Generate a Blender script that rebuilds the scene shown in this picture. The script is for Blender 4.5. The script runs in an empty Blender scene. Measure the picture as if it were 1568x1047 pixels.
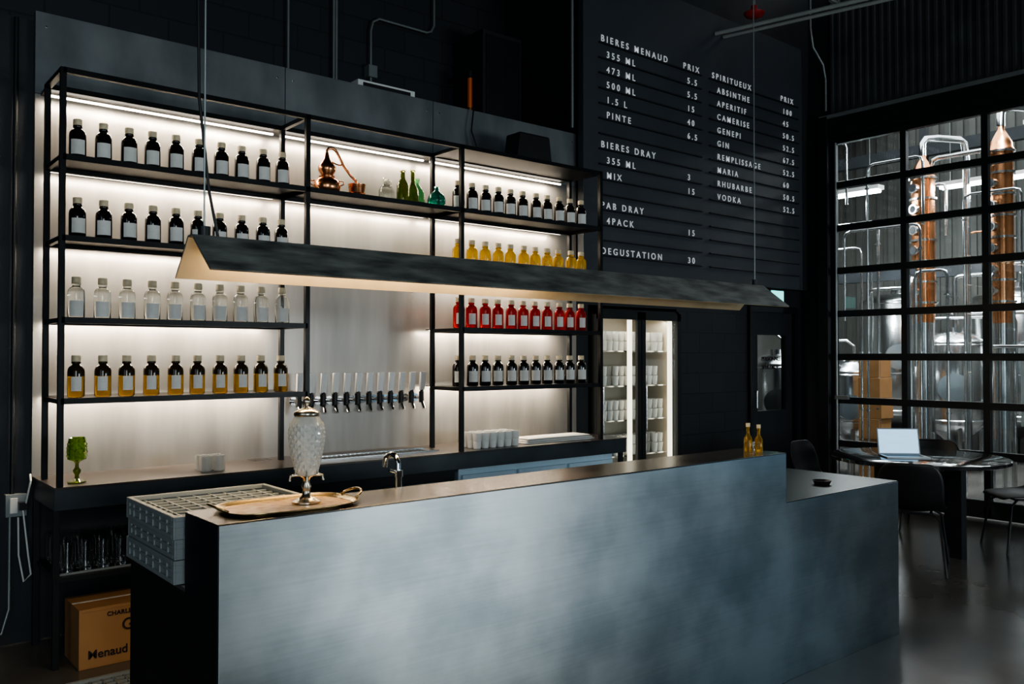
import bpy, bmesh, math, random
from mathutils import Vector, Matrix
random.seed(4)
scene = bpy.context.scene
scene.view_settings.look = 'AgX - Medium High Contrast'

# ------------------------------------------------------------------ materials
def mat(name, col, metal=0.0, rough=0.5, var=0.0, scale=(4,4,4), bump=0.0, bscale=None,
        trans=0.0, ior=1.45, emit=None, estr=0.0, coat=0.0, rvar=0.0, col2=None, detail=4):
    m = bpy.data.materials.new(name); m.use_nodes = True
    nt = m.node_tree; b = nt.nodes['Principled BSDF']
    b.inputs['Base Color'].default_value = (*col, 1)
    b.inputs['Metallic'].default_value = metal
    b.inputs['Roughness'].default_value = rough
    b.inputs['Transmission Weight'].default_value = trans
    b.inputs['IOR'].default_value = ior
    b.inputs['Coat Weight'].default_value = coat
    if emit:
        b.inputs['Emission Color'].default_value = (*emit, 1)
        b.inputs['Emission Strength'].default_value = estr
    if var or bump or rvar or col2:
        tc = nt.nodes.new('ShaderNodeTexCoord')
        mp = nt.nodes.new('ShaderNodeMapping'); mp.inputs['Scale'].default_value = scale
        nz = nt.nodes.new('ShaderNodeTexNoise'); nz.inputs['Scale'].default_value = 1.0
        nz.inputs['Detail'].default_value = detail
        nt.links.new(tc.outputs['Object'], mp.inputs[0]); nt.links.new(mp.outputs[0], nz.inputs['Vector'])
        if var or col2:
            cr = nt.nodes.new('ShaderNodeValToRGB')
            c2 = col2 if col2 else tuple(min(1, c*(1+var)) for c in col)
            c1 = col if col2 else tuple(c*(1-var) for c in col)
            cr.color_ramp.elements[0].position = 0.3; cr.color_ramp.elements[1].position = 0.7
            cr.color_ramp.elements[0].color = (*c1, 1); cr.color_ramp.elements[1].color = (*c2, 1)
            nt.links.new(nz.outputs['Fac'], cr.inputs[0]); nt.links.new(cr.outputs[0], b.inputs['Base Color'])
        if rvar:
            mr = nt.nodes.new('ShaderNodeMapRange')
            mr.inputs['To Min'].default_value = max(0, rough-rvar); mr.inputs['To Max'].default_value = rough+rvar
            nt.links.new(nz.outputs['Fac'], mr.inputs[0]); nt.links.new(mr.outputs[0], b.inputs['Roughness'])
        if bump:
            bp = nt.nodes.new('ShaderNodeBump'); bp.inputs['Strength'].default_value = bump
            bp.inputs['Distance'].default_value = 0.01
            src = nz
            if bscale:
                mp2 = nt.nodes.new('ShaderNodeMapping'); mp2.inputs['Scale'].default_value = bscale
                src = nt.nodes.new('ShaderNodeTexNoise'); src.inputs['Scale'].default_value = 1.0
                nt.links.new(tc.outputs['Object'], mp2.inputs[0]); nt.links.new(mp2.outputs[0], src.inputs['Vector'])
            nt.links.new(src.outputs['Fac'], bp.inputs['Height']); nt.links.new(bp.outputs[0], b.inputs['Normal'])
    return m

def brushed_mat(name, c1, c2, rough):
    # rolled sheet: broad mottled patina with only a trace of horizontal grain
    m = bpy.data.materials.new(name); m.use_nodes = True; nt = m.node_tree; b = nt.nodes['Principled BSDF']
    b.inputs['Metallic'].default_value = 1; b.inputs['Roughness'].default_value = rough
    tc = nt.nodes.new('ShaderNodeTexCoord')
    def nz(scale, detail):
        mp = nt.nodes.new('ShaderNodeMapping'); mp.inputs['Scale'].default_value = scale
        n = nt.nodes.new('ShaderNodeTexNoise'); n.inputs['Scale'].default_value = 1; n.inputs['Detail'].default_value = detail
        nt.links.new(tc.outputs['Object'], mp.inputs[0]); nt.links.new(mp.outputs[0], n.inputs['Vector']); return n
    a = nz((2.2,2.2,2.6), 6); g = nz((2,2,110), 2)
    mx = nt.nodes.new('ShaderNodeMath'); mx.operation = 'MULTIPLY_ADD'; mx.inputs[1].default_value = .10
    nt.links.new(g.outputs['Fac'], mx.inputs[0])
    s = nt.nodes.new('ShaderNodeMath'); s.operation = 'MULTIPLY'; s.inputs[1].default_value = .90
    nt.links.new(a.outputs['Fac'], s.inputs[0]); nt.links.new(s.outputs[0], mx.inputs[2])
    cr = nt.nodes.new('ShaderNodeValToRGB'); cr.color_ramp.interpolation = 'EASE'
    cr.color_ramp.elements[0].position = .30; cr.color_ramp.elements[1].position = .70
    cr.color_ramp.elements[0].color = (*c1,1); cr.color_ramp.elements[1].color = (*c2,1)
    nt.links.new(mx.outputs[0], cr.inputs[0]); nt.links.new(cr.outputs[0], b.inputs['Base Color'])
    return m

def brick_mat(name, col):
    m = mat(name, col, rough=0.55)
    nt = m.node_tree; b = nt.nodes['Principled BSDF']
    tc = nt.nodes.new('ShaderNodeTexCoord'); mp = nt.nodes.new('ShaderNodeMapping')
    mp.inputs['Rotation'].default_value = (math.radians(90), 0, 0)
    br = nt.nodes.new('ShaderNodeTexBrick'); br.inputs['Scale'].default_value = 1.0
    br.inputs['Brick Width'].default_value = 0.4; br.inputs['Row Height'].default_value = 0.2
    br.inputs['Mortar Size'].default_value = 0.006
    br.inputs['Color1'].default_value = (*col, 1); br.inputs['Color2'].default_value = (*[c*1.2 for c in col], 1)
    br.inputs['Mortar'].default_value = (*[c*.6 for c in col], 1)
    bp = nt.nodes.new('ShaderNodeBump'); bp.invert = True; bp.inputs['Strength'].default_value = .4; bp.inputs['Distance'].default_value = .01
    nt.links.new(tc.outputs['Object'], mp.inputs[0]); nt.links.new(mp.outputs[0], br.inputs['Vector'])
    nt.links.new(br.outputs['Color'], b.inputs['Base Color']); nt.links.new(br.outputs['Fac'], bp.inputs['Height'])
    nt.links.new(bp.outputs[0], b.inputs['Normal'])
    return m

def pane_mat(name, tint=(1,1,1)):
    m = bpy.data.materials.new(name); m.use_nodes = True; nt = m.node_tree; nt.nodes.clear()
    o = nt.nodes.new('ShaderNodeOutputMaterial'); mx = nt.nodes.new('ShaderNodeMixShader')
    t = nt.nodes.new('ShaderNodeBsdfTransparent'); t.inputs[0].default_value = (*tint, 1)
    g = nt.nodes.new('ShaderNodeBsdfGlossy'); g.inputs['Roughness'].default_value = 0.02
    f = nt.nodes.new('ShaderNodeFresnel'); f.inputs[0].default_value = 1.45
    nt.links.new(f.outputs[0], mx.inputs[0]); nt.links.new(t.outputs[0], mx.inputs[1]); nt.links.new(g.outputs[0], mx.inputs[2])
    nt.links.new(mx.outputs[0], o.inputs[0]); return m

M = {}
M['black'] = mat('black_painted_steel', (.018,.021,.024), .3, .42, rvar=.08, scale=(6,6,6))
M['frame'] = mat('shelf_frame_steel', (.012,.013,.014), .5, .38, var=.3, scale=(9,9,9))
M['wall'] = mat('black_wall_paint', (.021,.024,.029), 0, .55, var=.25, scale=(1.2,1.2,1.2), bump=.1, bscale=(60,60,60))
M['brick'] = brick_mat('black_block_wall', (.019,.022,.027))
M['board'] = mat('menu_board_black', (.042,.050,.060), 0, .5, var=.12, scale=(2,2,2))
M['rail'] = mat('menu_rail', (.012,.014,.017), 0, .5, var=.1)
M['letter'] = mat('letter_white', (.9,.92,.94), 0, .5, emit=(.8,.85,.9), estr=.18)  # faint emission added so the unlit letters look brighter
M['panel'] = mat('brushed_wall_steel', (.19,.184,.174), .62, .38, scale=(5,1,.8), col2=(.30,.29,.275), bump=.02, bscale=(260,3,3))
M['panel_shaded'] = mat('wall_steel_shaded', (.13,.145,.155), .7, .42, scale=(3,1,1.5), col2=(.30,.32,.33), detail=5)  # shade beyond the LED glow put into a darker copy of the panel steel
M['bar'] = brushed_mat('bar_front_steel', (.31,.36,.385), (.62,.67,.69), .29)
M['bartop'] = mat('bar_top_steel', (.15,.138,.13), .9, .24, scale=(3,6,3), col2=(.32,.29,.265), rvar=.06)
M['bardark'] = mat('bar_end_steel', (.02,.024,.03), .6, .5, var=.2)
M['lowtop'] = mat('low_counter_top_black', (.02,.022,.025), .0, .35, var=.2)
M['counter'] = mat('back_counter_steel', (.08,.07,.064), .8, .3, scale=(3,3,3), col2=(.16,.14,.13), rvar=.08)
M['counterfront'] = mat('counter_front_steel', (.06,.07,.078), .7, .42, var=.3, scale=(3,3,3))
M['stain'] = mat('stainless', (.66,.68,.69), 1, .20, var=.08, scale=(5,5,5))
M['stainb'] = mat('stainless_blue_lit', (.60,.78,.90), .2, .4, var=.05, scale=(5,5,5))  # blue light on the stainless front put into the base colour
M['chrome'] = mat('chrome', (.8,.81,.82), 1, .08, var=.02)
M['lampsteel'] = mat('raw_mottled_steel', (.09,.095,.09), .5, .42, scale=(6,18,18), col2=(.42,.43,.40), bump=.15, bscale=(12,30,30), detail=9)
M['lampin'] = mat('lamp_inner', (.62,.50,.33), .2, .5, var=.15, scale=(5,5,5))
M['led'] = mat('led_warm_white', (1,1,1), emit=(1,.89,.74), estr=10)
M['ledw'] = mat('led_amber', (1,.8,.5), emit=(1,.72,.38), estr=8)
M['floor'] = mat('polished_concrete', (.085,.082,.076), 0, .20, scale=(1.1,1.1,1.1), col2=(.15,.144,.134), detail=5)
M['ceil'] = mat('ceiling_black', (.012,.014,.016), 0, .8, var=.2)
M['gdark'] = mat('dark_bottle_glass', (.010,.008,.007), 0, .07, coat=.6, var=.2)
M['gclear'] = mat('clear_bottle_glass', (.93,.96,.92), 0, .02, trans=.97, ior=1.33, var=.02)
M['gglass'] = mat('thin_clear_glass', (.97,.98,.98), 0, .01, trans=1, ior=1.45, var=.01)
M['gamber'] = mat('amber_spirit', (.62,.36,.06), 0, .05, trans=.8, ior=1.33, var=.1)
M['gamberd'] = mat('amber_shoulder_glass', (.04,.024,.008), 0, .07, trans=.2, var=.1)
M['gyellow'] = mat('yellow_spirit', (.95,.62,.07), 0, .05, trans=.7, ior=1.33, var=.05)
M['gred'] = mat('red_spirit', (.58,.022,.015), 0, .05, trans=.6, ior=1.33, var=.05)
M['label'] = mat('paper_label', (.82,.80,.75), 0, .6, var=.04, scale=(40,40,40))
M['cap'] = mat('cream_stopper', (.74,.62,.42), 0, .5, var=.15, scale=(60,60,60))
M['copper'] = mat('copper', (.88,.40,.19), 1, .24, var=.12, scale=(6,6,6))
M['coppergl'] = mat('copper_self_glow', (.8,.26,.08), 1, .35, var=.1, emit=(1,.2,.05), estr=.07)  # orange light on the pipes put in as faint emission
M['ggreen'] = mat('green_glass', (.16,.58,.20), 0, .05, trans=.8, var=.1)
M['golive'] = mat('olive_glass', (.18,.22,.03), 0, .05, trans=.7, var=.1)
M['gchart'] = mat('chartreuse_glass', (.36,.55,.05), 0, .05, trans=.6, var=.3, scale=(60,60,60))
M['gteal'] = mat('teal_glass', (.02,.26,.18), 0, .05, trans=.7, var=.1)
M['gcut'] = mat('cut_crystal', (.9,.9,.86), 0, .08, trans=.6, ior=1.4, var=.03)
M['pewter'] = mat('pewter', (.56,.50,.40), 1, .25, var=.2, scale=(20,20,20))
M['gold'] = mat('gold_rim', (.40,.30,.16), 1, .25, var=.1)
M['tray'] = mat('tray_print', (.36,.14,.05), 0, .3, scale=(34,34,34), col2=(.72,.55,.30), coat=.5)
M['rack'] = mat('grey_rack_plastic', (.24,.265,.27), 0, .45, var=.06, scale=(8,8,8))
M['card'] = mat('cardboard', (.40,.21,.085), 0, .75, var=.1, scale=(5,5,5))
M['ink'] = mat('box_ink', (.03,.02,.02), 0, .7, var=.1)
M['white'] = mat('white_ceramic', (.78,.78,.75), 0, .35, var=.03)
M['cloth'] = mat('white_towel', (.72,.71,.68), 0, .85, var=.05, bump=.4, bscale=(150,150,150))
M['tap'] = mat('tap_handle_white', (.85,.86,.85), 0, .3, var=.05)
M['plast'] = mat('black_plastic', (.014,.014,.015), 0, .42, var=.2)
M['table'] = mat('table_top_black', (.02,.02,.022), 0, .12, coat=.5, var=.2)
M['pane'] = pane_mat('window_glass', (.93,.97,.97))
M['corr'] = mat('black_corrugated', (.08,.088,.092), .3, .42, var=.2)
M['screen'] = mat('laptop_screen', (.4,.62,.8), 0, .3, scale=(14,14,60), col2=(.8,.85,.9), emit=(.38,.70,1), estr=1.1)
M['alu'] = mat('laptop_alu', (.4,.42,.44), .9, .35, var=.05)
M['bwall'] = mat('brewery_wall', (.085,.088,.08), 0, .6, var=.2, scale=(1.5,1.5,1.5))
M['bdark'] = mat('brewery_dark', (.03,.035,.04), 0, .6, var=.2)
M['tube'] = mat('fluorescent_tube', (1,1,1), emit=(.85,.95,1), estr=22)
M['fridgein'] = mat('fridge_interior', (.60,.54,.44), 0, .45, var=.05)
M['ledf'] = mat('fridge_led', (1,1,1), emit=(1,.88,.68), estr=2.5)
M['green'] = mat('exit_sign_green', (.1,.7,.6), emit=(.15,.8,.75), estr=2.0)
M['redp'] = mat('red_paint', (.35,.02,.02), 0, .4, var=.1)
M['pipe'] = mat('galvanised_conduit', (.28,.31,.31), .5, .4, var=.1)
M['pipew'] = mat('grey_painted_pipe', (.34,.36,.35), 0, .4, var=.1)

# ------------------------------------------------------------------ mesh builder
class MB:
    def __init__(s, name): s.name=name; s.bm=bmesh.new(); s.mats=[]
    def mi(s, k):
        m = M[k]
        if m not in s.mats: s.mats.append(m)
        return s.mats.index(m)
    def face(s, vs, i, sm=False):
        try:
            f = s.bm.faces.new(vs); f.material_index=i; f.smooth=sm; return f
        except ValueError: return None
    def box(s, x0,x1,y0,y1,z0,z1, k):
        i=s.mi(k); v=[s.bm.verts.new(p) for p in [(x0,y0,z0),(x1,y0,z0),(x1,y1,z0),(x0,y1,z0),(x0,y0,z1),(x1,y0,z1),(x1,y1,z1),(x0,y1,z1)]]
        for q in [(0,3,2,1),(4,5,6,7),(0,1,5,4),(1,2,6,5),(2,3,7,6),(3,0,4,7)]: s.face([v[a] for a in q], i)
    def obox(s, c, ax, ay, az, hx,hy,hz, k):
        i=s.mi(k); c=Vector(c); ax,ay,az=[Vector(a).normalized() for a in (ax,ay,az)]
        v=[s.bm.verts.new(c+ax*sx*hx+ay*sy*hy+az*sz*hz) for sz in(-1,1) for sx,sy in((-1,-1),(1,-1),(1,1),(-1,1))]
        for q in [(0,3,2,1),(4,5,6,7),(0,1,5,4),(1,2,6,5),(2,3,7,6),(3,0,4,7)]: s.face([v[a] for a in q], i)
    def ring(s, c, d, r, seg):
        d=Vector(d).normalized(); u=d.orthogonal().normalized(); w=d.cross(u)
        return [s.bm.verts.new(Vector(c)+u*r*math.cos(2*math.pi*j/seg)+w*r*math.sin(2*math.pi*j/seg)) for j in range(seg)]
    def cyl(s, p0,p1,r,k,r1=None,seg=14):
        i=s.mi(k); d=Vector(p1)-Vector(p0); a=s.ring(p0,d,r,seg); b=s.ring(p1,d,r if r1 is None else r1,seg)
        for j in range(seg): s.face([a[j],a[(j+1)%seg],b[(j+1)%seg],b[j]], i, True)
        s.face(a[::-1],i); s.face(b,i)
    def tube(s, pts, r, k, seg=8):
        i=s.mi(k); pts=[Vector(p) for p in pts]; rings=[]; u=None
        for n,p in enumerate(pts):
            d=(pts[min(n+1,len(pts)-1)]-pts[max(n-1,0)]).normalized()
            if u is None: u=d.orthogonal().normalized()
            else: u=(u-d*u.dot(d)).normalized()
            w=d.cross(u)
            rings.append([s.bm.verts.new(p+u*r*math.cos(2*math.pi*j/seg)+w*r*math.sin(2*math.pi*j/seg)) for j in range(seg)])
        for a,b in zip(rings,rings[1:]):
            for j in range(seg): s.face([a[j],a[(j+1)%seg],b[(j+1)%seg],b[j]], i, True)
        s.face(rings[0][::-1],i); s.face(rings[-1],i)
    def lathe(s, prof, c, k, seg=20, sm=True):
        i=s.mi(k); cx,cy,cz=c; prev=None
        for r,z in prof:
            if r<1e-6: cur=[s.bm.verts.new((cx,cy,cz+z))]
            else: cur=[s.bm.verts.new((cx+r*math.cos(2*math.pi*j/seg),cy+r*math.sin(2*math.pi*j/seg),cz+z)) for j in range(seg)]
            if prev:
                for j in range(seg):
                    j2=(j+1)%seg
                    if len(prev)==1 and len(cur)>1: s.face([prev[0],cur[j2],cur[j]],i,sm)
                    elif len(cur)==1 and len(prev)>1: s.face([prev[j],prev[j2],cur[0]],i,sm)
                    elif len(cur)>1: s.face([prev[j],prev[j2],cur[j2],cur[j]],i,sm)
            prev=cur
    def patch(s, c, r, a0, a1, z0, z1, k, n=8):
        i=s.mi(k); cx,cy,cz=c; p=None
        for j in range(n+1):
            a=a0+(a1-a0)*j/n
            q=[s.bm.verts.new((cx+r*math.cos(a),cy+r*math.sin(a),cz+z)) for z in (z0,z1)]
            if p: s.face([p[0],q[0],q[1],p[1]],i,True)
            p=q
    def poly(s, pts, k):
        s.face([s.bm.verts.new(p) for p in pts], s.mi(k))
    def prism(s, pts, off, k):
        i=s.mi(k); a=[s.bm.verts.new(p) for p in pts]; b=[s.bm.verts.new(Vector(p)+Vector(off)) for p in pts]; n=len(a)
        for j in range(n): s.face([a[j],a[(j+1)%n],b[(j+1)%n],b[j]], i)
        s.face(a[::-1],i); s.face(b,i)
    def done(s, parent=None, bevel=0, recalc=True):
        if recalc: bmesh.ops.recalc_face_normals(s.bm, faces=s.bm.faces[:])
        for e in s.bm.edges:
            if len(e.link_faces)==2 and e.calc_face_angle(0)>math.radians(50): e.smooth=False
        vs=[v.co for v in s.bm.verts]
        mn=[min(v[a] for v in vs) for a in range(3)]; mx=[max(v[a] for v in vs) for a in range(3)]
        o=Vector(((mn[0]+mx[0])/2,(mn[1]+mx[1])/2,mn[2]))
        for v in s.bm.verts: v.co-=o
        me=bpy.data.meshes.new(s.name); s.bm.to_mesh(me); s.bm.free()
        for m in s.mats: me.materials.append(m)
        ob=bpy.data.objects.new(s.name, me); ob.location=o; scene.collection.objects.link(ob)
        if bevel:
            md=ob.modifiers.new('bevel','BEVEL'); md.width=bevel; md.segments=2; md.limit_method='ANGLE'; md.angle_limit=math.radians(40)
        if parent: setpar(ob, parent)
        return ob
def setpar(ob, parent):
    ob.parent=parent; ob.matrix_parent_inverse=Matrix.LocRotScale(parent.location, parent.rotation_euler, None).inverted()
def area(name, loc, d, sx, sy, power, col, parent=None, spread=None):
    l=bpy.data.lights.new(name,'AREA'); l.shape='RECTANGLE'; l.size=sx; l.size_y=sy; l.energy=power; l.color=col
    if spread: l.spread=math.radians(spread)
    o=bpy.data.objects.new(name,l); o.location=loc; o.rotation_euler=Vector(d).to_track_quat('-Z','Y').to_euler()
    scene.collection.objects.link(o)
    if parent: setpar(o,parent)
    return o
def text(name, s, x, y, z, size, k, parent, spacing=1.3, align='LEFT', rot=(math.radians(90),0,0)):
    c=bpy.data.curves.new(name,'FONT'); c.body=s; c.size=size; c.extrude=.003; c.space_character=spacing; c.align_x=align
    c.offset=0.0006
    c.materials.append(M[k]); o=bpy.data.objects.new(name,c); o.location=(x,y,z); o.rotation_euler=rot
    scene.collection.objects.link(o); setpar(o,parent); return o

# ------------------------------------------------------------------ room shell
b=MB('floor'); b.box(-3.2,15.2,-5.3,9.2,-.1,0,'floor'); b.done()
b=MB('ceiling'); b.box(-3.2,15.2,-5.3,9.2,6,6.15,'ceil'); b.done()
b=MB('wall_left'); b.box(-3.2,-3,-5.3,-2.5,0,6,'wall'); b.box(-3.2,-3,1.5,9.2,0,6,'wall'); b.box(-3.2,-3,-2.5,1.5,0,.8,'wall'); b.box(-3.2,-3,-2.5,1.5,4.0,6,'wall'); b.done()
b=MB('added_window_left')  # left-wall opening added to light the rack sides
for yy in (-2.5,-1.17,.16,1.42): b.box(-3.15,-3.05,yy,yy+.08,.8,4,'black')
for z in (.8,2.4,3.92): b.box(-3.15,-3.05,-2.5,1.5,z,z+.08,'black')
b.done()
b=MB('wall_back')
b.box(-3,5.3,5.36,6.3,0,3.44,'wall')
b.box(5.3,6.5,5.36,6.3,2.02,2.3,'wall')
b.box(6.5,7.65,5.36,5.56,0,2.3,'brick')
b.box(7.65,8.58,5.36,5.56,2.11,2.3,'wall')
b.box(8.58,8.7,5.36,5.56,0,2.3,'wall')
b.box(5.12,8.7,5.27,5.56,2.3,6,'wall')
b.box(5.12,6.6,5.56,6.3,2.3,6,'wall')
b.box(5.3,6.5,6.2,6.3,0,2.02,'wall')
b.done()
b=MB('wall_back_upper'); b.box(-3,6.6,6.3,6.45,0,6,'brick'); b.done()
b=MB('wall_front'); WZ=2.2; WX=4.7
b.box(-3.2,8.9,-5.3,-5.1,0,.8,'wall'); b.box(-3.2,8.9,-5.3,-5.1,4.3,6,'wall')
b.box(-3.2,-2.6,-5.3,-5.1,.8,4.3,'wall'); b.box(0,WX,-5.3,-5.1,.8,4.3,'wall'); b.box(8.5,8.9,-5.3,-5.1,.8,4.3,'wall'); b.box(WX,8.5,-5.3,-5.1,WZ,4.3,'wall'); b.done()
def wframe(name,x0,x1,n,zt):
    b=MB(name)
    for i in range(n+1): 
        x=x0+(x1-x0-.08)*i/n; b.box(x,x+.08,-5.25,-5.15,.8,zt,'black')
    for z in (.8,(zt+.8)/2,zt-.08): b.box(x0,x1,-5.25,-5.15,z,z+.08,'black')
    b.done()
wframe('window_1',WX,8.5,3,WZ); wframe('added_window_front',-2.6,0,2,4.3)  # left one of the two added to light the dark left end
b=MB('wall_right')
b.box(8.7,8.9,5.03,5.56,0,6,'wall'); b.box(8.72,8.9,1.0,5.03,4.0,6,'wall')
b.box(8.7,8.9,0,1.0,0,6,'wall'); b.box(8.7,8.9,-5.3,0,0,.4,'wall'); b.box(8.7,8.9,-5.3,0,4,6,'wall')
b.box(8.7,8.9,-5.3,-4.4,.4,4,'wall'); b.box(8.7,8.9,-.4,0,.4,4,'wall')
i=b.mi('corr'); prev=None; y=-5.0; pat=[(0,0),(.03,0),(.042,.02),(.068,.02),(.08,0)]
ys=[]
while y<5.0:
    for dy,dx in pat[:-1]: ys.append((y+dy,8.70-dx))
    y+=.08
for yy,xx in ys:
    q=[b.bm.verts.new((xx,yy,4.2)),b.bm.verts.new((xx,yy,6))]
    if prev: b.face([prev[0],q[0],q[1],prev[1]],i)
    prev=q
b.done()
b=MB('added_window_right')  # right-wall window added for reflections on the bar's right end
for yy in (-4.4,-3.4,-2.4,-1.4,-.48): b.box(8.76,8.84,yy,yy+.08,.4,4,'black')
for z in (.4,1.6,2.8,3.92): b.box(8.76,8.84,-4.4,-.4,z,z+.08,'black')
b.done()
b=MB('trim_header'); b.box(8.64,8.8,.95,5.1,3.96,4.2,'black'); b.box(8.62,8.7,-5,5.1,4.17,4.21,'pipe')
b.box(8.62,8.7,5.0,5.12,0,4.2,'black'); b.done(bevel=.004)

b=MB('door_garage')
ysm=[4.995-.79*i for i in range(6)]
zs=[.02,.15,.62,1.09,1.56,2.03,2.50,2.97,3.44,3.93]
for yy in ysm: b.box(8.71,8.77,yy-.03,yy+.03,0.02,3.96,'black')
for n,z in enumerate(zs[1:]): b.box(8.705,8.775,ysm[-1],ysm[0],z-.035,z+.035,'black')
b.box(8.71,8.77,ysm[-1],ysm[0],0.02,.16,'black')
b.poly([(8.74,ysm[-1],.1),(8.74,ysm[0],.1),(8.74,ysm[0],3.93),(8.74,ysm[-1],3.93)],'pane')
b.cyl((8.67,4.93,.2),(8.67,4.93,3.9),.012,'pipe'); b.box(8.66,8.72,4.8,4.95,1.1,1.14,'pipe')
b.done()

b=MB('door_staff')
b.box(7.66,7.72,5.33,5.5,0,2.1,'black'); b.box(8.51,8.57,5.33,5.5,0,2.1,'black'); b.box(7.72,8.51,5.33,5.5,2.04,2.1,'black')
b.box(7.72,7.86,5.38,5.42,0,2.04,'wall'); b.box(8.4,8.51,5.38,5.42,0,2.04,'wall')
b.box(7.86,8.4,5.38,5.42,0,.98,'wall'); b.box(7.86,8.4,5.38,5.42,1.8,2.04,'wall')
b.poly([(7.86,5.4,.98),(8.4,5.4,.98),(8.4,5.4,1.8),(7.86,5.4,1.8)],'pane')
b.cyl((7.79,5.34,1.02),(7.79,5.34,1.2),.01,'stain'); b.cyl((7.79,5.38,1.03),(7.79,5.34,1.03),.008,'stain'); b.cyl((7.79,5.38,1.19),(7.79,5.34,1.19),.008,'stain')
d=b.done()
text('lettering_top','PERSONNEL',8.13,5.39,1.52,.062,'ink',d,1.1,'CENTER'); text('lettering_bottom','SEULEMENT',8.13,5.39,1.43,.062,'ink',d,1.1,'CENTER')

# ------------------------------------------------------------------ steel wall cladding
b=MB('steel_wall_panel')
for x0,x1 in ((.967,2.434),(2.439,3.614),(3.619,5.10)):
    b.box(x0,x1,5.30,5.355,.9,3.022,'panel'); b.box(x0,x1,5.30,5.355,3.024,3.48,'panel_shaded')  # upper part is the same sheet with shade in its colour
for x in (1.02,2.38,2.49,3.56,3.67,5.05): b.cyl((x,5.30,3.40),(x,5.294,3.40),.006,'stain',seg=8)
b.done(bevel=.0012)

# ------------------------------------------------------------------ shelving
SH=[2.59,2.18,1.765,1.355]
b=MB('back_bar_shelving')
T=.014
YF,YB=4.765,5.12
PX=[.995,2.335,3.49,4.85]
def bar(x0,x1,y0,y1,z0,z1): b.box(x0,x1,y0,y1,z0,z1,'frame')
for x in PX:
    for y in (YF,YB): bar(x-T,x+T,y-T,y+T,.913,3.03)
    bar(x-T,x+T,YF,YB,3.005,3.03)
for x0,x1 in ((PX[0],PX[1]),(PX[1],PX[2]),(PX[2],PX[3])):
    bar(x0,x1,YF-T,YF+T,3.003,3.031); bar(x0,x1,YB-T,YB+T,3.003,3.031)
    bar(x0,x1,YB-.02,5.295,3.01,3.03)
    lv = SH if x0!=PX[1] else SH[:1]
    for z in lv:
        bar(x0+T,x1-T,YF,5.225,z-.006,z)
        bar(x0,x1,YF-T,YF+T,z-.028,z+.002)
        bar(x0,x1,YB-T,YB+T,z-.028,z-.004)
        for xx in (x0,x1): bar(xx-T*.8,xx+T*.8,YF,YB,z-.026,z-.002)
bar(3.5,4.84,4.78,5.1,3.01,3.028)
leds=[]
for x0,x1 in ((PX[0],PX[1]),(PX[1],PX[2]),(PX[2],PX[3])):
    for z in ([3.003]+(SH if x0!=PX[1] else SH[:1])):
        b.box(x0+.03,x1-.03,5.19,5.205,z-.016,z-.006,'led'); leds.append((x0,x1,z))
shelf=b.done()
for x0,x1,z in leds:
    k_=1.15 if z>3.0 else 1.0
    if x0==PX[1]: k_*=.72
    area('led_strip',((x0+x1)/2,5.215,z-.022),(0,.2,-.98),x1-x0-.06,.015,17*k_,(1,.83,.63),shelf)

def bottle(b,x,y,z,body,shoulder=None,cap='cap',lab=True,s=1.1,la=-math.pi/2,lz=(.028,.098),half=.85):
    sh=shoulder or body
    lo=[(0,.002),(.034,.002),(.0385,.006),(.0385,.10)]
    hi=[(.0385,.10),(.0385,.122),(.0365,.135),(.031,.145),(.022,.151),(.017,.156),(.0165,.164)]
    b.lathe([(r*s,h*s) for r,h in lo],(x,y,z),body,18); b.lathe([(r*s,h*s) for r,h in hi],(x,y,z),sh,18)
    b.lathe([(r*s,h*s) for r,h in [(.020,.159),(.0215,.161),(.0215,.169),(.020,.171)]],(x,y,z),sh,14)
    b.lathe([(r*s,h*s) for r,h in [(.020,.167),(.0215,.171),(.0215,.195),(.019,.199),(0,.199)]],(x,y,z),cap,14)
    if lab: b.patch((x,y,z),.0392*s,la-half,la+half,lz[0]*s,lz[1]*s,'label')
LX=[1.096+.1265*i for i in range(10)]
RX=[3.56+.121*i for i in range(11)]
def row(name,xs,z,body,sh=None,rot=0.15,**kw):
    b=MB(name)
    for x in xs: bottle(b,x+random.uniform(-.004,.004),4.90+random.uniform(-.006,.006),z,body,sh,la=-math.pi/2-rot+random.uniform(-.12,.12),**kw)
    b.done()
row('dark_spirit_bottles',LX,SH[0],'gdark'); row('dark_spirit_bottles',LX,SH[1],'gdark')
row('clear_spirit_bottles',LX,SH[2],'gclear',lz=(.01,.085)); row('amber_spirit_bottles',LX,SH[3],'gamber','gamberd',lz=(.03,.098),half=.6)
row('dark_spirit_bottles',RX,SH[0],'gdark',rot=.5); row('yellow_spirit_bottles',RX,SH[1],'gyellow',rot=.5,half=.6,lz=(.01,.07))
row('red_spirit_bottles',RX,SH[2],'gred',rot=.5,half=.6); row('dark_spirit_bottles',RX,SH[3],'gdark',rot=.5)

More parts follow.
